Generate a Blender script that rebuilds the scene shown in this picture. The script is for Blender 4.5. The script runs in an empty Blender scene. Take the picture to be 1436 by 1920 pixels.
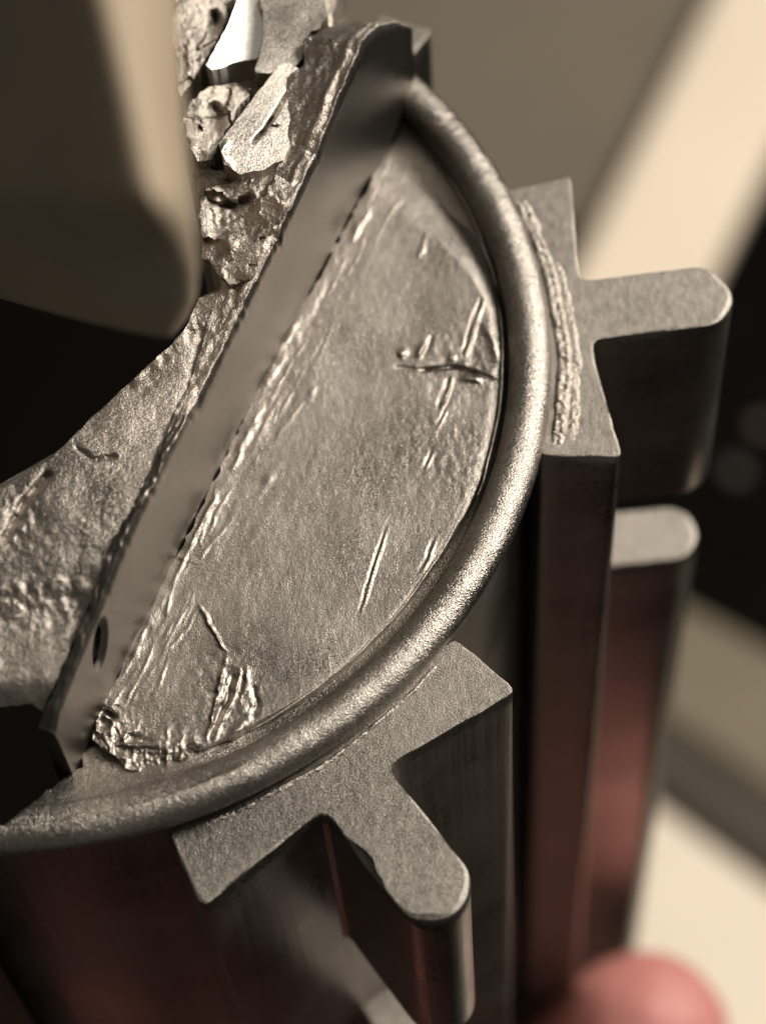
import bpy, bmesh, math, random
import numpy as np
from mathutils import Vector, Matrix

random.seed(7); rng = np.random.default_rng(7)
scene = bpy.context.scene
col = scene.collection

# ------------------------------------------------------------------ camera
# The part stands on its own axis: +Z is the axis of the tube, the rim lies in the plane z = 0, the origin is the rim's centre.
F = 4500.0                                   # focal length in pixels of a 1436 x 1920 frame
C = np.array([718.0, 960.0])
MM = 0.001
U = 0.030 / 985
D = F * U                                    # distance to the plane in focus, about 14 cm
_d = np.array([950.0 - C[0], 3400.0 - C[1], F]); _d /= np.linalg.norm(_d)
_Z = -_d
_X = np.array([1.0, 0, 0]) - _Z[0] * _Z; _X /= np.linalg.norm(_X)
_Y = np.cross(_Z, _X)
M = np.array([_X, _Y, _Z])
O = np.array([0, 0, D])
CEN = np.array([-0.02105773, 0.0108191, 0.0])

def at(px, py, z):
    """world point(s) at height z (metres) seen in the direction of px, py"""
    px = np.asarray(px, float); py = np.asarray(py, float); z = np.asarray(z, float)
    px, py, z = np.broadcast_arrays(px, py, z)
    r = np.stack([px - C[0], py - C[1], np.full(px.shape, F)], -1) / F
    t = (z + O @ _Z) / (r @ _Z)
    return (r * t[..., None] - O) @ M.T - CEN

def proj(w):
    c = (np.asarray(w, float) + CEN) @ M + O
    return np.stack([c[..., 0] / c[..., 2] * F + C[0], c[..., 1] / c[..., 2] * F + C[1]], -1)

cam_pos = (np.zeros(3) - O) @ M.T - CEN
cx = M @ np.array([1.0, 0, 0]); cy = M @ np.array([0, -1.0, 0]); cz = M @ np.array([0, 0, -1.0])
cam_data = bpy.data.cameras.new('camera')
cam = bpy.data.objects.new('camera', cam_data); col.objects.link(cam)
cam.matrix_world = Matrix(((cx[0], cy[0], cz[0], cam_pos[0]), (cx[1], cy[1], cz[1], cam_pos[1]),
                           (cx[2], cy[2], cz[2], cam_pos[2]), (0, 0, 0, 1)))
cam_data.sensor_fit = 'VERTICAL'; cam_data.sensor_height = 36.0; cam_data.sensor_width = 36.0
cam_data.lens = 36.0 * F / 1920
cam_data.clip_start = 0.005; cam_data.clip_end = 20
cam_data.dof.use_dof = True
cam_data.dof.focus_distance = D * 0.985
cam_data.dof.aperture_fstop = 27.0
scene.camera = cam

# ------------------------------------------------------------------ light
world = bpy.data.worlds.new('World'); scene.world = world; world.use_nodes = True
bg = world.node_tree.nodes['Background']
bg.inputs[0].default_value = (1.0, 0.92, 0.82, 1); bg.inputs[1].default_value = 0.12

def area(name, direction, dist, size, power, color, target=(0.012, -0.004, 0)):
    l = bpy.data.lights.new(name, 'AREA'); l.shape = 'DISK'; l.size = size; l.energy = power; l.color = color
    o = bpy.data.objects.new(name, l); col.objects.link(o)
    v = Vector(direction).normalized()
    o.location = Vector(target) + v * dist
    o.rotation_euler = v.to_track_quat('Z', 'Y').to_euler()
    return o
area('key_lamp', (0.73, 0.40, 0.63), 0.85, 0.30, 14.5, (1.0, 0.93, 0.835))
area('ceiling_fill', (0.28, 0.50, 0.82), 1.5, 1.7, 1.8, (1.0, 0.93, 0.835))  # added soft overhead fill, stands in for a bright ceiling

scene.view_settings.view_transform = 'Standard'
scene.view_settings.look = 'None'
scene.view_settings.exposure = 0.0
scene.view_settings.gamma = 1.0
scene.view_settings.use_curve_mapping = False
scene.render.engine = 'CYCLES'
scene.cycles.use_denoising = True
scene.cycles.max_bounces = 8

# ------------------------------------------------------------------ noise helpers
_perm = rng.random((512, 512))
def vnoise(x, y, seed=0):
    x = np.asarray(x, float) + seed * 17.31; y = np.asarray(y, float) + seed * 9.77
    xi = np.floor(x).astype(int); yi = np.floor(y).astype(int)
    fx = x - xi; fy = y - yi
    fx = fx * fx * (3 - 2 * fx); fy = fy * fy * (3 - 2 * fy)
    g = lambda a, b: _perm[a % 512, b % 512]
    return ((g(xi, yi) * (1 - fx) + g(xi + 1, yi) * fx) * (1 - fy)
            + (g(xi, yi + 1) * (1 - fx) + g(xi + 1, yi + 1) * fx) * fy) * 2 - 1
def fbm(x, y, seed=0, octaves=4, gain=0.5):
    s = 0; a = 1.0
    for k in range(octaves):
        s = s + a * vnoise(x * 2 ** k, y * 2 ** k, seed + k * 3); a *= gain
    return s
def ridged(x, y, seed=0, octaves=4):
    s = 0; a = 1.0
    for k in range(octaves):
        s = s + a * (1 - 2 * np.abs(vnoise(x * 2 ** k, y * 2 ** k, seed + k * 3))); a *= 0.5
    return s
def smooth(a, b, x):
    t = np.clip((np.asarray(x, float) - a) / (b - a), 0, 1); return t * t * (3 - 2 * t)
def pdist(px, py, pts):
    """distance to a polyline and the position along it (0..1)"""
    best = np.full(np.shape(px), 1e9); par = np.zeros(np.shape(px))
    pts = np.asarray(pts, float); n = len(pts) - 1
    for i in range(n):
        a, b = pts[i], pts[i + 1]; v = b - a; L = v @ v + 1e-9
        t = np.clip(((px - a[0]) * v[0] + (py - a[1]) * v[1]) / L, 0, 1)
        d = np.hypot(px - a[0] - t * v[0], py - a[1] - t * v[1])
        m = d < best; best = np.where(m, d, best); par = np.where(m, (i + t) / n, par)
    return best, par

# ------------------------------------------------------------------ materials
def metal(name, base, rough, grain=9000, gstr=0.6, mott=2200, rvar=0.10, dark=0.6, gdist=0.00010, mstr=0.25, mdist=0.00012, stretch=None, w3=0.2, zrun=None):
    m = bpy.data.materials.new(name); m.use_nodes = True
    nt = m.node_tree; N = nt.nodes; L = nt.links; b = N['Principled BSDF']
    tc = N.new('ShaderNodeTexCoord'); src = tc.outputs['Object']
    b.inputs['Metallic'].default_value = 1.0
    if stretch:
        mp = N.new('ShaderNodeMapping'); mp.inputs['Rotation'].default_value = (0, 0, stretch[0]); mp.inputs['Scale'].default_value = (1, stretch[1], 1)
        L.new(src, mp.inputs['Vector']); src2 = mp.outputs[0]
    elif zrun:
        mp = N.new('ShaderNodeMapping'); mp.inputs['Scale'].default_value = (1, 1, zrun); L.new(src, mp.inputs['Vector']); src2 = mp.outputs[0]
    else: src2 = src
    n1 = N.new('ShaderNodeTexNoise'); n1.inputs['Scale'].default_value = mott; n1.inputs['Detail'].default_value = 4; L.new(src2, n1.inputs['Vector'])
    n2 = N.new('ShaderNodeTexNoise'); n2.inputs['Scale'].default_value = grain; n2.inputs['Detail'].default_value = 2; n2.inputs['Roughness'].default_value = 0.7; L.new(src, n2.inputs['Vector'])
    n3 = N.new('ShaderNodeTexNoise'); n3.inputs['Scale'].default_value = 160; n3.inputs['Detail'].default_value = 4; L.new(src, n3.inputs['Vector'])
    def rng_(a, lo, hi, o0, o1):
        r = N.new('ShaderNodeMapRange'); r.inputs[1].default_value = lo; r.inputs[2].default_value = hi; r.inputs[3].default_value = o0; r.inputs[4].default_value = o1
        L.new(a, r.inputs[0]); return r.outputs[0]
    def math_(op, a, c):
        q = N.new('ShaderNodeMath'); q.operation = op
        for k, v in ((0, a), (1, c)):
            if isinstance(v, (int, float)): q.inputs[k].default_value = v
            else: L.new(v, q.inputs[k])
        return q.outputs[0]
    L.new(math_('ADD', rng_(n2.outputs[0], 0.35, 0.65, -rvar, rvar), rng_(n3.outputs[0], 0.3, 0.7, max(0.1, rough - rvar), rough + rvar)), b.inputs['Roughness'])
    g = math_('ADD', math_('ADD', math_('MULTIPLY', rng_(n2.outputs[0], 0.33, 0.67, 0, 1), 0.5), math_('MULTIPLY', rng_(n1.outputs[0], 0.3, 0.7, 0, 1), 0.3)), math_('MULTIPLY', rng_(n3.outputs[0], 0.3, 0.7, 0, 1), w3))
    cr = N.new('ShaderNodeValToRGB')
    cr.color_ramp.elements[0].position = 0.2; cr.color_ramp.elements[1].position = 0.8
    cr.color_ramp.elements[0].color = (*[c * dark for c in base], 1); cr.color_ramp.elements[1].color = (*base, 1)
    L.new(g, cr.inputs[0]); L.new(cr.outputs[0], b.inputs['Base Color'])
    bp = N.new('ShaderNodeBump'); bp.inputs['Strength'].default_value = gstr; bp.inputs['Distance'].default_value = gdist
    L.new(n2.outputs[0], bp.inputs['Height'])
    bp2 = N.new('ShaderNodeBump'); bp2.inputs['Strength'].default_value = mstr; bp2.inputs['Distance'].default_value = mdist
    L.new(n1.outputs[0], bp2.inputs['Height']); L.new(bp.outputs[0], bp2.inputs['Normal'])
    L.new(bp2.outputs[0], b.inputs['Normal'])
    return m

def matte(name, base, rough=0.6, scale=40, var=0.25, bump=0.0, metallic=0.0, sss=0.0, spec=0.5):
    m = bpy.data.materials.new(name); m.use_nodes = True
    nt = m.node_tree; N = nt.nodes; L = nt.links; b = N['Principled BSDF']
    tc = N.new('ShaderNodeTexCoord'); n = N.new('ShaderNodeTexNoise'); n.inputs['Scale'].default_value = scale; n.inputs['Detail'].default_value = 5
    L.new(tc.outputs['Object'], n.inputs['Vector'])
    cr = N.new('ShaderNodeValToRGB'); cr.color_ramp.elements[0].position = 0.3; cr.color_ramp.elements[1].position = 0.7
    cr.color_ramp.elements[0].color = (*[c * (1 - var) for c in base], 1); cr.color_ramp.elements[1].color = (*base, 1)
    L.new(n.outputs[0], cr.inputs[0]); L.new(cr.outputs[0], b.inputs['Base Color'])
    b.inputs['Roughness'].default_value = rough; b.inputs['Metallic'].default_value = metallic; b.inputs['Specular IOR Level'].default_value = spec
    if sss:
        b.inputs['Subsurface Weight'].default_value = sss; b.inputs['Subsurface Radius'].default_value = (0.004, 0.0015, 0.0008); b.inputs['Subsurface Scale'].default_value = 1.0
    if bump:
        bp = N.new('ShaderNodeBump'); bp.inputs['Strength'].default_value = bump; bp.inputs['Distance'].default_value = 0.0003
        L.new(n.outputs[0], bp.inputs['Height']); L.new(bp.outputs[0], b.inputs['Normal'])
    return m

CH = math.radians(-67.4)                       # direction of the chord
M_FACE = metal('cast_face', (0.345, 0.313, 0.277), 0.345, grain=13000, gdist=0.00006, stretch=(-CH, 0.55), mott=2600)
M_RIM = metal('cast_rim', (0.37, 0.338, 0.30), 0.33, grain=10000, gdist=0.00008, gstr=0.75)
M_RIBTOP = metal('sawn_metal', (0.30, 0.273, 0.241), 0.44, grain=11000, gdist=0.00006, gstr=0.75, stretch=(0.5, 0.6), mott=2400, mstr=0.22, w3=0.3, dark=0.42)
M_SIDE = metal('drawn_metal', (0.47, 0.427, 0.386), 0.34, grain=5000, gstr=0.06, mott=1800, rvar=0.05, dark=0.75, mstr=0.22, zrun=0.02)
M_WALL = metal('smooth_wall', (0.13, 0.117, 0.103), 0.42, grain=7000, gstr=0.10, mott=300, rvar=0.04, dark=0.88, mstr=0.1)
M_FRAC = metal('fractured_metal', (0.50, 0.45, 0.395), 0.42, grain=10000, gstr=0.9, mott=3200, mstr=0.5, gdist=0.00008, dark=0.5)
M_SMOOTH = metal('peeled_metal', (0.50, 0.46, 0.41), 0.44, grain=8000, gstr=0.25, mott=900)
M_POLISH = metal('bright_facet', (0.74, 0.71, 0.66), 0.36, grain=4000, gstr=0.03, mott=300, dark=0.92, rvar=0.03, mstr=0.05)
M_INNER_SHADE = metal('painted_shade_interior', (0.03, 0.025, 0.02), 0.55, grain=3000, gstr=0.2, mott=200)  # near-black colour stands in for shade inside the tube and behind the wall
M_TONGUE = matte('tongue_plastic', (0.27, 0.212, 0.148), 0.75, 120, 0.12)

# ------------------------------------------------------------------ mesh helpers
def mesh_obj(name, verts, faces, mat, parent=None, sharp=40):
    me = bpy.data.meshes.new(name)
    me.from_pydata([tuple(map(float, v)) for v in verts], [], faces)
    me.materials.append(mat)
    me.validate()
    me.polygons.foreach_set('use_smooth', [True] * len(me.polygons))
    if sharp: me.set_sharp_from_angle(angle=math.radians(sharp))
    o = bpy.data.objects.new(name, me); col.objects.link(o)
    if parent is not None: o.parent = parent
    return o

def resample(pts, step, closed=True):
    pts = np.asarray(pts, float)
    q = np.vstack([pts, pts[:1]]) if closed else pts
    out = []
    for a, b in zip(q[:-1], q[1:]):
        n = max(1, int(np.hypot(*(b - a)) / step))
        out += [a + (b - a) * k / n for k in range(n)]
    if not closed: out.append(q[-1])
    return np.array(out)

def inside(px, py, poly):
    r = np.zeros(px.shape, bool); n = len(poly)
    for i in range(n):
        x0, y0 = poly[i]; x1, y1 = poly[(i + 1) % n]
        if y0 == y1: continue
        c = ((y0 > py) != (y1 > py)) & (px < (x1 - x0) * (py - y0) / (y1 - y0) + x0)
        r ^= c
    return r

def field(name, poly, zf, step, mat, parent, drop=4.0, rag=0.0, rag_len=12, sharp=50, lean=(0, 0)):
    """a slab whose upper surface is a relief: outline seen at px, height zf in mm; sides go straight down by drop mm"""
    poly = np.asarray(poly, float)
    if rag:
        poly = resample(poly, rag_len * 0.5)
        k = np.arange(len(poly))
        poly = poly + rag * np.stack([vnoise(k * 0.55, k * 0 + 3.3, 11), vnoise(k * 0.55, k * 0 + 8.1, 5)], -1)
    lo = poly.min(0) - step; hi = poly.max(0) + step
    xs = np.arange(lo[0], hi[0] + step, step); ys = np.arange(lo[1], hi[1] + step, step)
    X, Y = np.meshgrid(xs, ys)
    ins = inside(X, Y, poly)
    h, w = X.shape
    q = ins[:-1, :-1] | ins[1:, :-1] | ins[:-1, 1:] | ins[1:, 1:]
    need = np.zeros_like(ins); need[:-1, :-1] |= q; need[1:, :-1] |= q; need[:-1, 1:] |= q; need[1:, 1:] |= q
    out = need & ~ins
    ox, oy = X[out], Y[out]
    best = np.full(ox.shape, 1e9); bx = ox.copy(); by = oy.copy()
    n = len(poly)
    for i in range(n):
        a, b = poly[i], poly[(i + 1) % n]; v = b - a
        t = np.clip(((ox - a[0]) * v[0] + (oy - a[1]) * v[1]) / (v @ v + 1e-9), 0, 1)
        sx, sy = a[0] + t * v[0], a[1] + t * v[1]; d = np.hypot(ox - sx, oy - sy)
        m = d < best; best[m] = d[m]; bx[m] = sx[m]; by[m] = sy[m]
    X = X.copy(); Y = Y.copy(); X[out] = bx; Y[out] = by
    idx = -np.ones((h, w), int); idx[need] = np.arange(need.sum())
    px, py = X[need], Y[need]
    z = zf(px, py) * MM
    P = at(px, py, z)
    qi, qj = np.nonzero(q)
    faces = np.stack([idx[qi, qj], idx[qi + 1, qj], idx[qi + 1, qj + 1], idx[qi, qj + 1]], -1)
    e = np.vstack([faces[:, [0, 1]], faces[:, [1, 2]], faces[:, [2, 3]], faces[:, [3, 0]]])
    es = np.sort(e, 1); key = es[:, 0] * (len(P) + 1) + es[:, 1]
    _, inv, cnt = np.unique(key, return_inverse=True, return_counts=True)
    be = e[cnt[inv] == 1]
    bv = np.unique(be); mp = {int(v): len(P) + i for i, v in enumerate(bv)}
    low = P[bv].copy(); low[:, 2] -= drop * MM; low[:, 0] += lean[0] * MM; low[:, 1] += lean[1] * MM
    V = np.vstack([P, low])
    fs = faces.tolist() + [[int(b_), int(a_), mp[int(a_)], mp[int(b_)]] for a_, b_ in be]
    return mesh_obj(name, V, fs, mat, parent, sharp)

def prism(name, outline, z0, z1, mat, parent, bevel=0.11, jitter=0.05, step=0.35, side_mat=None, seed=0, zrough=0.0, cut=None, chip=None):
    """outline in mm on the axis plane, extruded from z0 down to z1 with a worn upper edge"""
    p = resample(outline, step); n = len(p); k = np.arange(n)
    for _ in range(1): p = 0.5 * p + 0.25 * (np.roll(p, 1, 0) + np.roll(p, -1, 0))      # no corner is perfectly sharp
    area2 = np.sum(p[:, 0] * np.roll(p[:, 1], -1) - np.roll(p[:, 0], -1) * p[:, 1])
    if area2 < 0: p = p[::-1].copy()
    t = np.roll(p, -1, 0) - np.roll(p, 1, 0); t /= np.linalg.norm(t, axis=1)[:, None] + 1e-9
    nrm = np.stack([t[:, 1], -t[:, 0]], -1)
    jit = (vnoise(k * 0.45, k * 0 + seed, 3) + 0.8 * vnoise(k * 0.14, k * 0 + seed, 5)) * jitter
    wob = (1 + 0.5 * vnoise(k * 0.3, k * 0 + seed, 8))
    wob = wob * (1 + 2.2 * smooth(40.6, 42.2, np.hypot(p[:, 0], p[:, 1])))
    rows = [(p - nrm * (bevel * wob * 1.1)[:, None], z0 + vnoise(k * 0.5, k * 0 + seed, 2) * zrough),
            (p - nrm * (bevel * wob * 0.35 - jit)[:, None], z0 - bevel * 0.30 * wob),
            (p + nrm * (jit * 0.6)[:, None], z0 - bevel * 1.2 * wob)]
    if chip is not None:                             # a bite out of the upper edge
        dc = np.hypot(p[:, 0] - chip[0], p[:, 1] - chip[1]); bite = 0.36 * smooth(1.9, 0.7, dc + 0.6 * vnoise(k * 0.5, k * 0, 14))
        rows[0] = (rows[0][0] - nrm * bite[:, None], rows[0][1]); rows[1] = (rows[1][0] - nrm * (bite * 0.7)[:, None], rows[1][1] - bite * 0.9)
        rows[2] = (rows[2][0], rows[2][1] - bite * 1.2)
    zs = [z0 - 1.5, z0 - 6] + [z for z in np.arange(z0 - 14, z1, -10)] + [z1]
    if cut:                                          # below cut[2] everything beyond cut[1] along the direction cut[0] is gone
        u = np.array([math.cos(math.radians(cut[0])), math.sin(math.radians(cut[0]))])
        over = np.maximum(p @ u - cut[1], 0) * (np.abs(p @ np.array([-u[1], u[0]])) < 3.0)
        pc = p - over[:, None] * u
        rows += [(p, np.full(n, z)) for z in zs if cut[2] + 1 < z < z0 - 1] + [(p, np.full(n, cut[2] + 0.25)), (p - (np.minimum(over, 0.25))[:, None] * u, np.full(n, cut[2])), (pc, np.full(n, cut[2]))]
        rows += [(pc, np.full(n, z)) for z in zs if z < cut[2] - 1]
    else:
        rows += [(p, np.full(n, z)) for z in zs if z < z0 - 1]
    V = []; Fc = []
    for q, z in rows: V += [(a[0] * MM, a[1] * MM, zz * MM) for a, zz in zip(q, np.broadcast_to(z, n))]
    for r in range(len(rows) - 1):
        for i in range(n):
            j = (i + 1) % n
            Fc.append([r * n + i, (r + 1) * n + i, (r + 1) * n + j, r * n + j])
    top = list(range(n)); bot = [(len(rows) - 1) * n + i for i in range(n)][::-1]
    me = bpy.data.meshes.new(name)
    me.from_pydata(V, [], Fc + [top, bot]); me.materials.append(mat)
    if side_mat:
        me.materials.append(side_mat)
        mi = np.zeros(len(me.polygons), int); mi[2 * n:n * (len(rows) - 1)] = 1; mi[-1] = 1
        me.polygons.foreach_set('material_index', mi)
    me.validate()
    sm = [True] * len(me.polygons); sm[-1] = sm[-2] = False
    me.set_sharp_from_angle(angle=math.radians(28))
    me.polygons.foreach_set('use_smooth', sm)
    o = bpy.data.objects.new(name, me); col.objects.link(o); o.parent = parent
    return o

def empty(name, loc=(0, 0, 0)):
    o = bpy.data.objects.new(name, None); col.objects.link(o); o.location = loc; o.empty_display_size = 0.01
    return o
def tag(o, label, cat=None, group=None, kind=None):
    o['label'] = label
    if cat: o['category'] = cat
    if group: o['group'] = group
    if kind: o['kind'] = kind
    return o

def box(name, corners, z, thick, mat, parent=None):
    """a flat slab with a real thickness, its four upper corners given on the level z"""
    bm = bmesh.new()
    up = [bm.verts.new(c) for c in corners]; dn = [bm.verts.new((c[0], c[1], c[2] - thick)) for c in corners]
    bm.faces.new(up); bm.faces.new(dn[::-1]); k = len(up)
    for i in range(k): bm.faces.new([up[i], dn[i], dn[(i + 1) % k], up[(i + 1) % k]])
    bmesh.ops.recalc_face_normals(bm, faces=bm.faces)
    bmesh.ops.bevel(bm, geom=list(bm.edges), offset=thick * 0.15, segments=3, affect='EDGES')
    me = bpy.data.meshes.new(name); bm.to_mesh(me); bm.free(); me.materials.append(mat)
    o = bpy.data.objects.new(name, me); col.objects.link(o)
    if parent is not None: o.parent = parent
    return o

# ------------------------------------------------------------------ table and blurred things far below
ZT = -0.52
tbl = box('table_top', [(-0.9, -0.9, ZT), (1.1, -0.9, ZT), (1.1, 1.2, ZT), (-0.9, 1.2, ZT)], ZT, 0.03,
          matte('dark_table', (0.006, 0.005, 0.0045), 1.0, 30, spec=0.0))
tbl['kind'] = 'structure'
def lay(name, pts, lift, thick, mat, label, cat):
    z = ZT + lift
    o = box(name, [tuple(at(x, y, z)) for x, y in pts], z, thick, mat)
    return tag(o, label, cat)
lay('cloth_pad', [(1180, 420), (1330, 140), (1500, -260), (300, -260), (300, 420)], 0.014, 0.012, matte('pad', (0.185, 0.155, 0.115), 0.85, 25, 0.12),
    'grey brown flat pad, out of focus at top behind the rim', 'pad')
lay('cream_board', [(1020, 620), (1310, 560), (1640, -120), (1390, -120)], 0.030, 0.014, matte('cream', (0.92, 0.79, 0.63), 0.6, 20, 0.05),
    'cream slanting board, out of focus at upper right', 'board')
lay('cream_card', [(1000, 1330), (1130, 1370), (2500, 2420), (2500, 2900), (1000, 2900)], 0.020, 0.012, matte('cream2', (0.88, 0.77, 0.62), 0.6, 20, 0.05),
    'cream card, out of focus at lower right beside the fingertip', 'card')
lay('olive_strip', [(1100, 1040), (1215, 1095), (2600, 1830), (2600, 2290), (1100, 1240)], 0.028, 0.010, matte('olive', (0.20, 0.165, 0.11), 0.7, 25, 0.2),
    'olive brown strip, out of focus, crossing lower right above darker strip', 'strip')
lay('brown_strip', [(1100, 1243), (2600, 2293), (2600, 2470), (1100, 1385)], 0.026, 0.010, matte('brown', (0.055, 0.042, 0.028), 0.7, 25, 0.2),
    'dark brown strip, out of focus, along edge of cream card', 'strip')
def bead(name, px, py, rpx, mat, label, cat):
    z = ZT + 0.004; p = at(px, py, z); r = rpx * U * 4.1
    V = []; Fc = []; prof = [(0.0, 0.55), (0.5, 0.53), (0.82, 0.36), (1.0, 0.08), (1.0, 0.0)]; n = 24
    for a, b in prof:
        for k in range(n): V.append((p[0] + r * a * math.cos(k * math.tau / n), p[1] + r * a * math.sin(k * math.tau / n), z + r * b))
    for i in range(len(prof) - 1):
        for k in range(n): Fc.append([i * n + k, (i + 1) * n + k, (i + 1) * n + (k + 1) % n, i * n + (k + 1) % n])
    return tag(mesh_obj(name, V, Fc, mat), label, cat)
bead('button', 1376, 885, 30, matte('button_grey', (0.055, 0.052, 0.045), 0.6, 40), 'dim grey round spot on black table at right edge', 'button')
bead('button', 1425, 800, 26, matte('button_tan', (0.10, 0.075, 0.045), 0.6, 40), 'dim tan round spot on black table, above the grey one', 'button')
bead('cap', 800, 8, 30, matte('orange_cap', (0.35, 0.13, 0.02), 0.5, 40), 'orange brown round cap, out of focus behind torn wall top', 'cap')

# ------------------------------------------------------------------ the metal part
part = empty('metal_housing')
tag(part, 'cracked grey cast metal tube end with T shaped ribs and half moon face', 'metal part')

def lathe(name, prof, a0, a1, n, mat, parent, rmin=None, noise=None, closed=False):
    prof = np.asarray(prof, float); m = len(prof)
    ang = np.linspace(a0, a1, n)
    V = np.zeros((n, m, 3))
    for i, a in enumerate(ang):
        r = prof[:, 0].copy(); z = prof[:, 1].copy()
        if noise is not None:
            dr, dz = noise(a, np.arange(m)); r = r + dr; z = z + dz
        if rmin is not None: r = np.maximum(r, rmin(a))
        V[i, :, 0] = r * math.cos(math.radians(a)) * MM; V[i, :, 1] = r * math.sin(math.radians(a)) * MM; V[i, :, 2] = z * MM
    Fc = []
    sgn = a1 > a0
    for i in range(n - 1):
        for k in range(m - 1):
            f = [i * m + k, (i + 1) * m + k, (i + 1) * m + k + 1, i * m + k + 1]
            Fc.append(f if not sgn else f[::-1])
    if closed is False and abs(a1 - a0) < 359:
        Fc.append(list(range(m))); Fc.append([(n - 1) * m + k for k in range(m)][::-1])
    return mesh_obj(name, V.reshape(-1, 3), Fc, mat, parent, 45)

# tube
prof = [(29.3, -1.9), (29.6, -1.9)] + [(29.6, z) for z in (-4, -10, -20, -40, -70, -100, -140)]
lathe('tube_wall', prof, -140, 60, 241, M_SIDE, part, closed=True)
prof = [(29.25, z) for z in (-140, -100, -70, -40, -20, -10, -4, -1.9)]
lathe('shaded_tube_inside', prof, -140, 60, 121, M_INNER_SHADE, part, closed=True)  # inner face of the tube, its shade put into the colour

# rim: flat flange inside, rolled bead outside
arc = np.radians(np.linspace(200, -48, 30))
prof = [(25.0, -1.55), (26.2, -1.5), (27.4, -1.45), (28.1, -1.4), (28.35, -1.2)]
prof += [(29.75 + 1.28 * math.cos(a), -0.42 + 1.12 * math.sin(a)) for a in arc]
prof += [(30.2, -1.75), (29.5, -1.9)]
prof = np.array(prof)
_s = np.linspace(0, 1, len(prof))
def rim_noise(a, k):
    s = k * 0.35
    n = vnoise(np.full(k.shape, a * 0.35), s * 0.3, 4) * 0.03 + vnoise(np.full(k.shape, a * 2.6), s * 0.6, 9) * 0.007
    up = smooth(-5, 30, a)
    n = n + up * (0.022 * vnoise(np.full(k.shape, a * 2.2), s * 0.8, 13) + 0.012 * vnoise(np.full(k.shape, a * 5.2), s * 0.7, 17))
    lo = smooth(-58, -72, a)                     # the bead flattens out and joins the flange at the lower left
    dz = n * 0.9
    pr = prof[:, 0]
    flat = np.where((pr < 29.6) & (k < 24), lo, 0)
    tgt = -1.2 + smooth(25, 29.9, pr) * 1.55
    dz = dz + flat * (tgt - prof[:, 1]) * 0.92
    return n * 0.6, dz
lathe('rim_bead', prof, -112, 56, 900, M_RIM, part, rmin=lambda a: 26.2 + (30.5 - 26.2) * float(smooth(-80, -92, a)) if a < -80 else 0, noise=rim_noise)

# T ribs: bar against the tube and a stem with a gap in its length
def rib(ang, top=-1.55, wl=10.3, wr=10.3, with_stem=True, chip=None, low=-32):
    """a T in plan: the bar runs the whole length, the stem has a gap in it"""
    def rot(pts):
        c, s = math.cos(math.radians(ang)), math.sin(math.radians(ang))
        return [(x * c - y * s, x * s + y * c) for x, y in pts]
    h = 2.12
    end = [(40.25 + 2.1 * math.cos(t), h * math.sin(t)) for t in np.linspace(-math.pi / 2, math.pi / 2, 17)]
    left = [(33.40, h + 0.3), (33.45, 4), (34.0, wl), (33.7, wl + 0.15), (29.3, wl - 0.6)]
    right = [(29.3, -wr + 0.6), (33.7, -wr - 0.15), (34.0, -wr), (33.45, -4), (33.40, -h - 0.3)]
    if with_stem:
        b = prism('rib', rot(right + [(33.75, -h)] + end + [(33.75, h)] + left), top, -138, M_RIBTOP, part, side_mat=M_SIDE, seed=ang, cut=(ang, 33.42, -22.3), chip=rot([chip])[0] if chip else None)
        prism('stem', rot([(33.2, -h)] + end + [(33.2, h)]), low, -138, M_RIBTOP, b, side_mat=M_SIDE, seed=ang + 9)
    else:
        b = prism('rib', rot([(29.3, -wr + 0.6), (33.7, -wr - 0.15), (34.0, -wr), (33.8, wl), (29.3, wl)]), top, -138, M_RIBTOP, part, side_mat=M_SIDE, seed=ang)
    return b
rib(-54.2, chip=(36.8, -2.2), low=-38); rib(6.2, wl=9.9); rib(-114.0)
rib(66.0, top=-2.6, wl=-7.6, wr=11.2, with_stem=False)

# rough double ridge between the rim and the right rib
def burr(name, a0, a1, r0, h, w, seed, z0=-1.55, n=1200, double=False, nz=0.75):
    V = []; m = 21
    A, T = np.meshgrid(np.linspace(a0, a1, n), np.linspace(0, 1, m), indexing='ij')
    e = np.clip(np.minimum(A - a0, a1 - A) / 2.5, 0.0, 1)
    wid = w * (0.9 + 0.2 * vnoise(A * 0.6, A * 0, seed + 2))
    R_ = r0 + (T - 0.5) * np.maximum(wid, 0.5 * w) + 0.12 * (T - 0.5) * fbm(A * 1.4, T * 1.0, seed + 12, 3) + 0.10 * vnoise(A * 0.35, A * 0, seed)
    big = 0.8 + nz * 0.30 * fbm(A * 0.5, T * 1.5, seed + 3, 2) + nz * 0.34 * fbm(A * 2.6, T * 4.0, seed + 6, 3)
    two = 0.85 + 0.15 * np.cos(4 * np.pi * (T + 0.06 * vnoise(A * 0.3, A * 0, seed + 8)) - np.pi) if double else 1.0
    Z_ = z0 - 0.08 + h * e * np.sin(np.pi * T) ** 0.8 * two * np.maximum(big, 0.02)
    V = np.stack([R_ * np.cos(np.radians(A)), R_ * np.sin(np.radians(A)), Z_], -1).reshape(-1, 3) * MM
    I = np.arange(n * m).reshape(n, m)
    Fc = np.stack([I[:-1, :-1], I[:-1, 1:], I[1:, 1:], I[1:, :-1]], -1).reshape(-1, 4).tolist()
    return mesh_obj(name, V, Fc, M_FRAC, part, 70)
burr('burr', -11.6, 22.6, 31.72, 0.40, 1.25, 21, double=True, nz=0.6)
burr('burr', -11.0, 14.0, 32.45, 0.16, 1.0, 61, nz=0.6)
burr('burr', -70, -38, 31.15, 0.22, 0.42, 40, nz=0.35)

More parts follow.
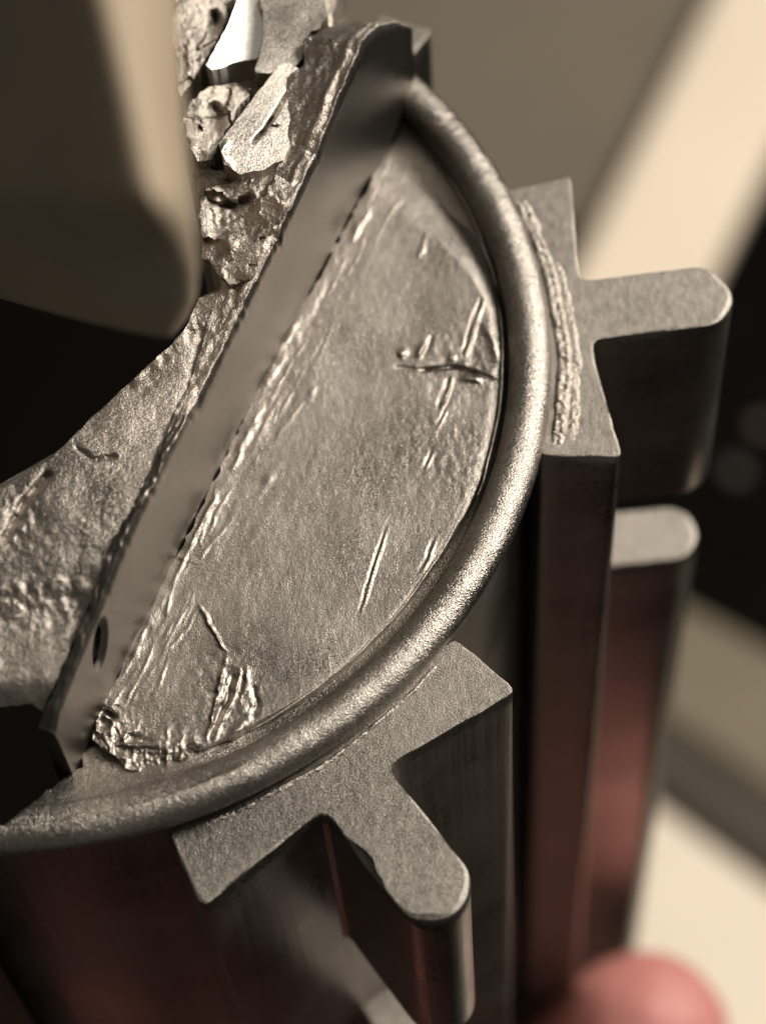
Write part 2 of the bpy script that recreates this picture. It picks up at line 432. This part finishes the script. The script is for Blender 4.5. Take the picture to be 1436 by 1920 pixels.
# ------------------------------------------------------------------ half moon face
def polar_px(r, a, z): return proj(np.stack([r * np.cos(np.radians(a)), r * np.sin(np.radians(a)), np.full(np.shape(a), z)], -1) * MM)
ZF = -0.55
angs = np.linspace(37.5, -66, 90)
rr = 27.95 - 0.35 * smooth(-15, -40, angs) - 0.3 * smooth(-45, -66, angs) - 1.0 * smooth(22, 37, angs)
arc_px = polar_px(rr, angs, ZF)
chord_px = [(172, 1386), (188, 1338), (206, 1300), (265, 1162), (335, 1032), (428, 852), (498, 692), (597, 522), (690, 352), (752, 242)]
chord_px = resample(chord_px, 7, closed=False)
chord_px = [tuple(p) for p in chord_px + np.stack([4.5 * vnoise(np.arange(len(chord_px)) * 0.7, np.zeros(len(chord_px)), 44) + 3 * vnoise(np.arange(len(chord_px)) * 0.15, np.zeros(len(chord_px)), 46), np.zeros(len(chord_px))], -1)]
corner_px = [(352, 1418), (300, 1440), (262, 1452), (236, 1440), (216, 1416), (192, 1404)]
moon_poly = list(map(tuple, arc_px)) + corner_px + chord_px
cdir = np.array([-580, 1145.0]); cdir /= np.linalg.norm(cdir)
def ridge(x, y, pts, w, h, taper=True):
    d, t = pdist(x, y, pts)
    e = np.clip(np.minimum(t, 1 - t) * 3.5 + 0.02, 0, 1) if taper else 1
    e = e * (0.75 + 0.5 * vnoise(x / 17, y / 17, 77))
    return h * e * np.exp(-(d / w) ** 2)
def scratch(x, y, pts, w, h):
    return 0.75 * h * (ridge(x, y, np.array(pts) + [w * 0.7, w * 0.3], w * 0.75, 1.0) - 0.8 * ridge(x, y, np.array(pts) - [w * 0.7, w * 0.3], w * 0.75, 1.0))
def moon_z(x, y):
    u = (x - 755) * cdir[0] + (y - 235) * cdir[1]            # along the chord
    v = (x - 755) * (-cdir[1]) + (y - 235) * cdir[0]; v = -v  # away from the chord
    z = 3.0 * fbm(x / 200, y / 200, 1, 2) + 0.35 * fbm(x / 40, y / 40, 5, 2)
    z += 0.4 * fbm(u / 70, v / 18, 7, 2) * smooth(260, 20, v)
    xo, yo = x, y
    x = xo + 5 * fbm(xo / 26, yo / 26, 71, 2); y = yo + 5 * fbm(xo / 26, yo / 26, 73, 2)   # nothing here is quite straight
    # torn and pressed ridges along the chord
    vv = v + 6 * fbm(u / 60, v / 30, 75, 2)
    for k, (off, w_, h_) in enumerate(((9, 3.2, 5), (18, 2.6, 4), (28, 3.0, 4), (41, 3.4, 3), (58, 3, 2))):
        z += h_ * np.maximum(0, fbm(u / 60, v * 0 + k * 7.3, 79, 3)) * np.exp(-((vv - off - 9 * vnoise(u / 90, v * 0 + k, 78)) / w_) ** 2) * 0.6
    near = smooth(95, 8, v)
    z += near * (1.3 * ridged(u / 150, v / 22, 3, 2) * (0.55 + 0.45 * vnoise(u / 90, v / 200, 6)))
    z += 2.5 * smooth(14, 2, v + 4 * vnoise(u / 11, v * 0, 8)) * (0.4 + 0.6 * vnoise(u / 23, v * 0, 9))
    for pts, w, h in (([(693, 380), (672, 420), (655, 455)], 7, 9), ([(565, 590), (530, 650), (478, 770)], 6, 8), ([(545, 640), (500, 730)], 5, 7),
                      ([(505, 740), (455, 830), (440, 880)], 6, 7), ([(415, 905), (385, 970), (350, 1035)], 6, 8), ([(398, 960), (372, 1025)], 4, 7), ([(330, 1045), (382, 1052)], 4, 5),
                      ([(300, 1120), (262, 1200), (215, 1290)], 6, 6), ([(370, 1140), (330, 1200), (295, 1230)], 4, 4), ([(590, 720), (575, 760)], 6, 6), ([(520, 870), (470, 950)], 7, 5), ([(800, 440), (780, 490)], 5, 5), ([(735, 290), (715, 330)], 7, 8)):
        z += 0.45 * ridge(x, y, pts, w * 0.8, h)
    x = xo + 1.5 * vnoise(xo / 30, yo / 30, 71); y = yo
    # long scratches
    z += scratch(x, y, [(905, 558), (888, 610), (868, 668)], 4.2, 11)
    z += scratch(x, y, [(846, 705), (836, 735), (822, 768)], 4.5, 11)
    z += scratch(x, y, [(838, 765), (818, 805)], 2.6, 4)
    z += scratch(x, y, [(730, 980), (708, 1040), (690, 1095), (673, 1155)], 3.2, 6)
    z += scratch(x, y, [(818, 1005), (803, 1045), (785, 1075)], 3.8, 6)
    z += scratch(x, y, [(870, 968), (845, 1010), (815, 1058)], 3.5, 7)
    z += scratch(x, y, [(812, 845), (796, 880)], 3.5, 4)
    # cross crack and pecks on the right
    z -= ridge(x, y, [(735, 688), (790, 694), (850, 688), (895, 700), (938, 718)], 4, 9)
    z += ridge(x, y, [(745, 668), (765, 655)], 7, 8) + ridge(x, y, [(780, 676), (796, 640)], 6, 8) - ridge(x, y, [(790, 672), (812, 628)], 4, 6)
    z += ridge(x, y, [(840, 668), (856, 672)], 8, 7) + ridge(x, y, [(860, 708), (905, 712)], 7, 7) + ridge(x, y, [(905, 605), (925, 640), (938, 690)], 8, 7)
    z += 1.3 * fbm(x / 15, y / 15, 19, 3) * np.exp(-((x - 860) / 95) ** 2 - ((y - 690) / 65) ** 2)
    z += 0.9 * fbm(x / 12, y / 20, 23, 3) * np.exp(-((x - 850) / 80) ** 2 - ((y - 860) / 90) ** 2)
    x = xo + 4 * fbm(xo / 22, yo / 22, 81, 2); y = yo + 4 * fbm(xo / 22, yo / 22, 83, 2)
    # crumpled fold near the lower end
    for pts, w, h in (([(372, 1132), (390, 1170), (412, 1210), (428, 1228)], 4, 9), ([(428, 1226), (412, 1268), (405, 1318), (392, 1368), (383, 1398)], 5, 13),
                      ([(450, 1248), (448, 1278), (434, 1312), (415, 1352), (396, 1394)], 5, 13), ([(466, 1245), (463, 1282), (448, 1322)], 4, 8), ([(470, 1340), (440, 1372), (425, 1388)], 9, 11)):
        z += ridge(x, y, pts, w * 0.75, h * 0.7)
    z -= 0.75 * ridge(x, y, [(434, 1262), (428, 1300), (408, 1345), (388, 1390)], 4.5, 13) + ridge(x, y, [(474, 1285), (484, 1322), (470, 1350)], 5, 9) + ridge(x, y, [(440, 1290), (428, 1320)], 5, 8)
    z += 1.5 * fbm(x / 14, y / 14, 31, 3) * np.exp(-((x - 430) / 60) ** 2 - ((y - 1310) / 80) ** 2)
    # shattered lower-left edge
    d, _ = pdist(x, y, [(176, 1365), (215, 1400), (262, 1446), (330, 1432)])
    z += smooth(85, 10, d) * 5 * ridged(x / 26, y / 26, 40, 3)
    z -= ridge(x, y, [(190, 1328), (222, 1350)], 4, 14) + ridge(x, y, [(352, 1395), (372, 1418)], 5, 12)
    # the sheet turns down into the gap beside the rim
    x, y = xo, yo
    p = at(x, y, ZF * MM); r = np.hypot(p[..., 0], p[..., 1]) / MM; a = np.degrees(np.arctan2(p[..., 1], p[..., 0]))
    wide = 0.35 + 2.1 * smooth(6, 30, a)
    z -= (3 + 42 * smooth(2, 30, a)) * smooth(27.9 - wide * 1.6, 28.1, r + 0.9 * smooth(25, 37, a))
    return ZF + z * 0.0305
field('half_moon_face', moon_poly, moon_z, 2.0, M_FACE, part, drop=1.0, sharp=75)

# bright wire-like lip in the gap
def wire(name, pts, r, mat, parent, n=6):
    pts = np.asarray(pts, float); V = []; Fc = []
    for i, p in enumerate(pts):
        t = pts[min(i + 1, len(pts) - 1)] - pts[max(i - 1, 0)]; t /= np.linalg.norm(t)
        a = np.cross(t, [0, 0, 1]); a /= np.linalg.norm(a); b = np.cross(a, t)
        rad = r * (0.35 + 0.65 * min(1, 8 * min(i, len(pts) - 1 - i) / len(pts)))
        for k in range(n): V.append(p + rad * (a * math.cos(k * math.tau / n) + b * math.sin(k * math.tau / n)))
    for i in range(len(pts) - 1):
        for k in range(n): Fc.append([i * n + k, i * n + (k + 1) % n, (i + 1) * n + (k + 1) % n, (i + 1) * n + k])
    return mesh_obj(name, V, Fc, mat, parent, 80)
def lip(a0, a1, dr, r=0.07, n=120):
    a = np.linspace(a0, a1, n); R_ = 28.12 + dr + 0.08 * vnoise(a * 0.3, a * 0, 50)
    z = -0.42 + 0.05 * vnoise(a * 0.4, a * 0, 52)
    return wire('edge_lip', np.stack([R_ * np.cos(np.radians(a)), R_ * np.sin(np.radians(a)), z], -1) * MM, r * MM, M_FRAC, part)
lip(27, 9.5, 0.12); lip(7, -20, 0.0, 0.06); lip(-21, -60, -0.42, 0.06)

# ------------------------------------------------------------------ dividing wall along the chord
cn = np.array([0.9235, -0.3836])                    # its outward normal on the axis plane
ct = np.array([-0.3836, -0.9235])                   # along it, from the upper end to the lower end
A0 = np.array([22.26, 17.43]); base_d = A0 @ cn
def wall_pt(s, d, z):
    """s mm along the chord from its upper end, d mm from the centre line, z mm"""
    s0 = A0 @ ct
    return (cn * d + ct * (s0 + s))
S = np.linspace(-2.4, 47.3, 430)
zt_s = [-2.6, -0.6, 1.5, 3.7, 7.5, 11, 16.5, 22.9, 26, 29.7, 32.6, 35.2, 38.4, 41.6, 43.7, 46.3, 47.2]
zt_z = [5.5, 8.3, 10.3, 11.4, 10.7, 9.8, 8.7, 8.1, 7.8, 8.0, 8.1, 8.2, 7.8, 6.95, 6.5, 5.8, 4.9]
th_z = [2.6, 3.2, 3.6, 3.6, 3.5, 3.1, 2.2, 1.3, 0.9, 0.6, 0.5, 0.5, 0.5, 0.5, 0.5, 0.6, 0.8]
V = []; Fc = []; nf, ntp, nb = 90, 34, 6
hole = np.zeros((len(S), nf), bool)
m = nf + ntp + nb
for i, s in enumerate(S):
    zt = float(np.interp(s, zt_s, zt_z)) + 0.16 * float(fbm(s / 3.2, 0.2, 60, 3)) + 0.03 * float(vnoise(s / 0.35, 0.4, 61))
    nick = 0.0
    for s_n, d_n, w_n in ((4.5, 0.2, 0.2), (11.0, 0.3, 0.2), (16.5, 0.45, 0.25), (17.2, 0.25, 0.15), (27.5, 0.3, 0.5)):
        nick += d_n * math.exp(-((s - s_n) / w_n) ** 2)
    zt -= nick
    th = float(np.interp(s, zt_s, th_z)) * (1 + 0.12 * float(vnoise(s / 1.4, 1.2, 62)))
    fe = 0.35 * float(vnoise(s / 3.0, 2.0, 64)) * 0.5 + 0.07 * float(vnoise(s / 0.4, 5.0, 66))
    for k in range(nf):                              # front
        t = k / (nf - 1); z = -1.3 + (zt + 1.3) * t
        d = base_d - 0.10 - 0.28 * math.sin(min(max(s, 0), 47) / 47 * math.pi) + 0.08 * float(vnoise(s / 9, z / 6, 70)) + fe * max(0, (t - 0.85) / 0.15) ** 2 - 0.25 * max(0, (t - 0.93) / 0.07) ** 2
        # the small dark hole near the lower end
        q = ((s - 41.7) / 0.78 + (z - 4.6) * 0.32) ** 2 + ((z - 4.6) / 1.55) ** 2
        if q < 1.5: d -= 0.3 * float(smooth(1.5, 1.0, q))
        hole[i, k] = q < 1.0
        V.append((*(wall_pt(s, d, z)), z))
    for k in range(ntp):                             # torn top
        t = (k + 1) / ntp; d = base_d - 0.30 - 0.28 * math.sin(min(max(s, 0), 47) / 47 * math.pi) + fe - th * t
        z = zt + nick * float(smooth(0.0, 0.35, t)) + 0.05 * float(fbm(s / 0.9, t * th / 0.4, 80, 3)) + 0.05 * float(fbm(s / 2.0, t * th / 0.9, 83, 2)) + 0.05 * float(fbm(s / 0.5, t * th / 0.35, 84, 2)) - 1.5 * t * min(1.0, th / 3) * (0.25 + 0.75 * float(smooth(16, 5, s))) + 0.22 * math.exp(-((t - 0.20) * th / 0.22) ** 2) * (0.7 + 0.5 * float(vnoise(s / 1.6, 0.1, 81))) * float(smooth(26, 14, s))
        V.append((*(wall_pt(s, d, z)), z))
    for k in range(nb):
        t = (k + 1) / nb; z = (zt - 0.6) * (1 - t) - 6 * t
        V.append((*(wall_pt(s, base_d - 0.35 - 0.28 * math.sin(min(max(s, 0), 47) / 47 * math.pi) + fe - th - 0.02 * k, z)), z))
V = np.array(V) * MM
n = len(S); top_face = []
for i in range(n - 1):
    for k in range(m - 1):
        if k < nf - 1 and hole[i, k]: continue
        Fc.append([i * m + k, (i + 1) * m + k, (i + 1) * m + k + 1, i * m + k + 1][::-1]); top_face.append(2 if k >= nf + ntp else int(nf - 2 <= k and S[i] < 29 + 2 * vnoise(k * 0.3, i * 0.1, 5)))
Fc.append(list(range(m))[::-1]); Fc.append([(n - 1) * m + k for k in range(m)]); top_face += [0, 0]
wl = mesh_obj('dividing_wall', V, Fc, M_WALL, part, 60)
wl.data.materials.append(M_FRAC); wl.data.materials.append(M_INNER_SHADE)  # back faces take the painted shade so the hole looks dark
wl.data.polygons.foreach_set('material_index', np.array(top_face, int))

# ------------------------------------------------------------------ the broken mass behind the wall
def facets(x, y, seed, sc):
    """broken planes: every cell of a jittered grid has a tilt and a level of its own, in px"""
    x = x + sc * 0.35 * fbm(x / sc / 0.7, y / sc / 0.7, seed + 1, 3); y = y + sc * 0.35 * fbm(x / sc / 0.7, y / sc / 0.7, seed + 2, 3)
    gx, gy = np.floor(x / sc).astype(int), np.floor(y / sc).astype(int)
    best = np.full(x.shape, 1e9); out = np.zeros(x.shape)
    for i in (-1, 0, 1):
        for j in (-1, 0, 1):
            a, b = gx + i, gy + j
            r = lambda q: _perm[(a * 3 + q + seed) % 512, (b * 5 + q * 7 + seed) % 512]
            cx_, cy_ = (a + 0.15 + 0.7 * r(1)) * sc, (b + 0.15 + 0.7 * r(2)) * sc
            d = np.hypot(x - cx_, y - cy_); m = d < best
            h = (r(3) - 0.5) * 2.0 * (x - cx_) * 0.55 + (r(4) - 0.5) * 2.0 * (y - cy_) * 0.55 + (r(5) - 0.5) * sc * 0.12
            best = np.where(m, d, best); out = np.where(m, h, out)
    return out
def slab_z(x, y):
    d, _ = pdist(x, y, [(440, 560), (400, 690), (310, 890), (180, 1170), (110, 1330)])
    d, _ = pdist(x, y, slab_edge[::4])
    z = slab_base(x, y) - 0.0030 * d
    z += 0.0305 * (12 * fbm(x / 150, y / 150, 90, 2) + 1.6 * fbm(x / 46, y / 46, 92, 2))
    z += 0.0305 * 0.05 * facets(x, y, 94, 70) + 0.0305 * 0.25 * fbm(x / 9, y / 9, 95, 2)
    spark = np.exp(-((y - 1125) / 55) ** 2) * smooth(230, 120, x) + np.exp(-((x - 40) / 60) ** 2 - ((y - 970) / 60) ** 2) + 0.8 * np.exp(-(pdist(x, y, [(380, 600), (250, 720)])[0] / 28) ** 2)
    z += 0.0305 * 4.5 * spark * fbm(x / 16, y / 16, 96, 2)
    z -= 0.0305 * 4 * np.exp(-(pdist(x, y, [(305, 905), (262, 985), (196, 1120), (150, 1230)])[0] / 8) ** 2)
    z -= 0.0305 * 9 * np.exp(-(pdist(x, y, [(395, 640), (365, 720), (350, 790)])[0] / 20) ** 2)
    z -= 0.0305 * 20 * np.exp(-(pdist(x, y, [(10, 1010), (45, 940), (90, 890)])[0] / 7) ** 2)
    z -= 0.0305 * 8 * np.exp(-(pdist(x, y, [(145, 840), (175, 862), (215, 855)])[0] / 4) ** 2)
    z -= 0.7 * smooth(1270, 1330, y)
    return z
_s = np.linspace(46.6, 19.5, 40)
_z = np.interp(_s, zt_s, zt_z) - 0.22
_b = cn[None] * (base_d - 0.55 - 0.75 * np.interp(_s, zt_s, th_z))[:, None] + ct[None] * (A0 @ ct + _s)[:, None]
slab_edge = proj(np.stack([_b[:, 0], _b[:, 1], _z], -1) * MM)
slab_poly = [(470, 500), (430, 540), (372, 560), (345, 620), (322, 645), (238, 722), (165, 790), (96, 858), (40, 895), (-10, 932), (-90, 960), (-90, 1340), (0, 1326), (60, 1318)] + [tuple(p) for p in slab_edge]
def slab_base(x, y):
    """height of the wall's back edge nearest to the point, in mm"""
    return np.interp(y, slab_edge[::-1, 1], _z[::-1])
field('fracture_slab', slab_poly, slab_z, 3.2, M_FRAC, part, drop=9.0, rag=1.6, sharp=70, lean=(4, 9))

def torn(base, gx, gy, ox, oy, amp, sc, seed, rg=0.0, fold=()):
    def f(x, y):
        z = base + gx * (x - ox) + gy * (y - oy) + 0.0305 * 0.6 * amp * fbm(x / sc / 1.9, y / sc / 1.9, seed, 2)
        if rg: z = z + 0.0305 * 0.055 * rg * facets(x, y, seed + 9, sc * 2.4) + 0.0305 * 0.9 * fbm(x / 7, y / 7, seed + 4, 2)
        for pts, w, h in fold: z = z + 0.0305 * ridge(x, y, pts, w, h)
        return z
    return f
# lower shiny chunk
field('broken_chunk', [(372, 400), (385, 350), (430, 345), (470, 330), (520, 330), (545, 345), (530, 400), (500, 440), (470, 525), (425, 530), (400, 500), (380, 480)],
      torn(8.9, 0.006, -0.002, 450, 430, 8, 26, 101, 9, [([(385, 372), (440, 385), (480, 365)], 7, -30), ([(415, 440), (440, 470)], 12, 14)]), 2.6, M_FRAC, part, 8, rag=5, sharp=60)
field('broken_chunk', [(372, 300), (410, 320), (470, 322), (540, 325), (528, 345), (470, 350), (440, 372), (380, 378), (366, 345)],
      torn(8.6, 0.002, 0.0, 450, 340, 8, 22, 106, 10), 2.6, M_FRAC, part, 8, rag=4, sharp=60)
# bright ragged edge chunk
field('broken_chunk', [(345, 215), (358, 190), (392, 162), (440, 158), (470, 165), (440, 215), (415, 262), (398, 300), (372, 300), (350, 270)],
      torn(9.0, -0.006, -0.002, 400, 230, 9, 24, 111, 11, [([(395, 190), (410, 215), (402, 250)], 9, -22)]), 2.6, M_FRAC, part, 8, rag=4, sharp=60)
# smooth peeled lens with a split
field('peeled_flap', [(410, 268), (425, 250), (460, 205), (500, 150), (522, 122), (540, 118), (560, 128), (578, 130), (572, 170), (560, 215), (545, 270), (530, 300), (490, 318), (450, 325), (422, 308)],
      torn(9.7, -0.0075, -0.001, 490, 230, 2, 60, 121, 0, [([(550, 155), (520, 205), (495, 245), (472, 268)], 2.4, -30), ([(514, 235), (514, 236)], 5, -18), ([(428, 262), (414, 285), (440, 318)], 5, 6)]), 2.2, M_SMOOTH, part, 7, rag=2, sharp=70)
# upper smooth facet and the piece beside the notch
field('peeled_flap', [(488, 0), (500, -60), (600, -60), (612, 30), (598, 55), (580, 60), (566, 110), (548, 128), (505, 140), (478, 132), (486, 100), (496, 60)],
      torn(9.4, -0.004, 0.001, 530, 60, 3, 40, 131, 0), 2.4, M_SMOOTH, part, 8, rag=3, sharp=60)
# polished facet that mirrors the lamp
field('polished_facet', [(455, -40), (480, 0), (494, 40), (494, 70), (482, 108), (462, 112), (430, 120), (398, 132), (386, 122), (400, 100), (430, 45), (446, 0)],
      lambda x, y: 9.0 - 0.010 * (x - 450) - 0.004 * (y - 60) + 0.00012 * (x - 450) ** 2 + 0.00003 * (y - 60) ** 2, 2.4, M_POLISH, part, 5, rag=1.5, sharp=70)
# ragged piece at the upper left
field('broken_chunk', [(285, -60), (440, -60), (438, 0), (420, 50), (395, 95), (350, 165), (338, 190), (328, 130), (318, 80), (300, 30)],
      torn(9.0, -0.004, 0.0, 360, 60, 9, 34, 141, 7, [([(400, 15), (405, 40), (390, 75)], 8, -30)]), 2.8, M_FRAC, part, 7, rag=4, sharp=60)
# cracked bed under the pieces
field('fracture_bed', [(330, 200), (345, 150), (420, 30), (440, -70), (640, -70), (620, 60), (590, 160), (565, 280), (540, 360), (480, 520), (430, 525), (385, 470), (370, 380), (345, 290)],
      torn(6.9, 0.001, 0.0, 450, 250, 12, 30, 151, 6), 4, M_FRAC, part, 7, rag=4)

# smooth curved piece close to the lens at the upper left, out of focus
def tongue():
    V = []; Fc = []; rows = 70; cols = 48
    ys = np.linspace(-300, 632, rows)
    for i, y in enumerate(ys):
        ex = np.interp(y, [-300, 0, 200, 400, 520, 600, 632], [110, 195, 245, 290, 312, 318, 306])   # crest
        ox = np.interp(y, [-300, 0, 200, 400, 500, 560, 600, 632], [322, 334, 344, 362, 372, 368, 350, 324])  # right-hand edge
        fall = 26 * float(smooth(330, 660, y)) ** 1.6
        for k in range(cols):
            if k < 26: t = k / 25; x = -260 + (ex + 260) * t; z = 50 - 42 * (1 - t) ** 1.7
            else:
                t = (k - 25) / (cols - 26); x = ex + (ox - ex) * math.sin(t * math.pi / 2); z = 50 - 8 * (1 - math.cos(t * math.pi / 2))
            yy = y - 150 * float(smooth(250, 632, y)) * max(0.0, (ex - x) / 560) ** 1.2
            V.append(at(x, yy, (z - fall) * MM))
    for i in range(rows - 1):
        for k in range(cols - 1): Fc.append([i * cols + k, (i + 1) * cols + k, (i + 1) * cols + k + 1, i * cols + k + 1])
    o = mesh_obj('curved_piece', V, Fc, M_TONGUE, None, 80)
    tag(o, 'smooth brown curved piece with pale right edge, out of focus at upper left', 'curved piece')
    s = o.modifiers.new('thickness', 'SOLIDIFY'); s.thickness = 0.0006; s.offset = -1
    return o
tongue()

# ------------------------------------------------------------------ hand below, one fingertip in view
def hand():
    chains = []
    def P(px, py, z): return Vector(at(px, py, z))
    tip = P(1205, 1945, -0.108)
    ch = [(tip, 0.0088), (P(1120, 2040, -0.114), 0.0092), (P(1000, 2230, -0.124), 0.0092), (P(820, 2420, -0.130), 0.0092), (P(620, 2560, -0.140), 0.0105)]
    chains.append(ch)
    base = Vector((0.0, 0.0, 0.0))
    for k, (z, a0, a1) in enumerate(((-0.160, -45, -110), (-0.178, -40, -112), (-0.195, -40, -115))):
        c = []
        for j, a in enumerate(np.linspace(a0, a1, 9)):
            r = 0.052 if j else 0.049
            c.append((Vector((r * math.cos(math.radians(a)), r * math.sin(math.radians(a)), z)), 0.0072 + 0.0003 * j))
        chains.append(c)
    chains.append([(Vector((-0.02, -0.052, -0.135)), 0.017), (Vector((-0.02, -0.056, -0.160)), 0.019), (Vector((-0.02, -0.054, -0.185)), 0.018)])
    chains.append([(Vector((-0.045, -0.040, -0.14)), 0.015), (Vector((-0.05, -0.040, -0.17)), 0.019), (Vector((-0.07, -0.06, -0.24)), 0.026), (Vector((-0.09, -0.09, -0.34)), 0.030)])
    chains.append([(P(620, 2560, -0.140), 0.011), (Vector((-0.02, -0.054, -0.15)), 0.016)])
    bm = bmesh.new()
    for c in chains:
        for (p, r), (q, s) in zip(c[:-1], c[1:]):
            nseg = max(2, int((q - p).length / 0.0025))
            for k in range(nseg + 1):
                t = k / nseg
                bmesh.ops.create_icosphere(bm, subdivisions=2, radius=r + (s - r) * t, matrix=Matrix.Translation(p.lerp(q, t)))
    me = bpy.data.meshes.new('person'); bm.to_mesh(me); bm.free()
    m = matte('skin', (0.42, 0.165, 0.145), 0.6, 300, 0.18, 0.15, sss=0.25); me.materials.append(m)
    o = bpy.data.objects.new('person', me); col.objects.link(o)
    r = o.modifiers.new('remesh', 'REMESH'); r.mode = 'VOXEL'; r.voxel_size = 0.0012; r.use_smooth_shade = True
    s = o.modifiers.new('smooth', 'SMOOTH'); s.factor = 0.5; s.iterations = 8
    tag(o, 'bare pink fingertip, out of focus, holding the ribs at lower right', 'hand')
    return o
hand()
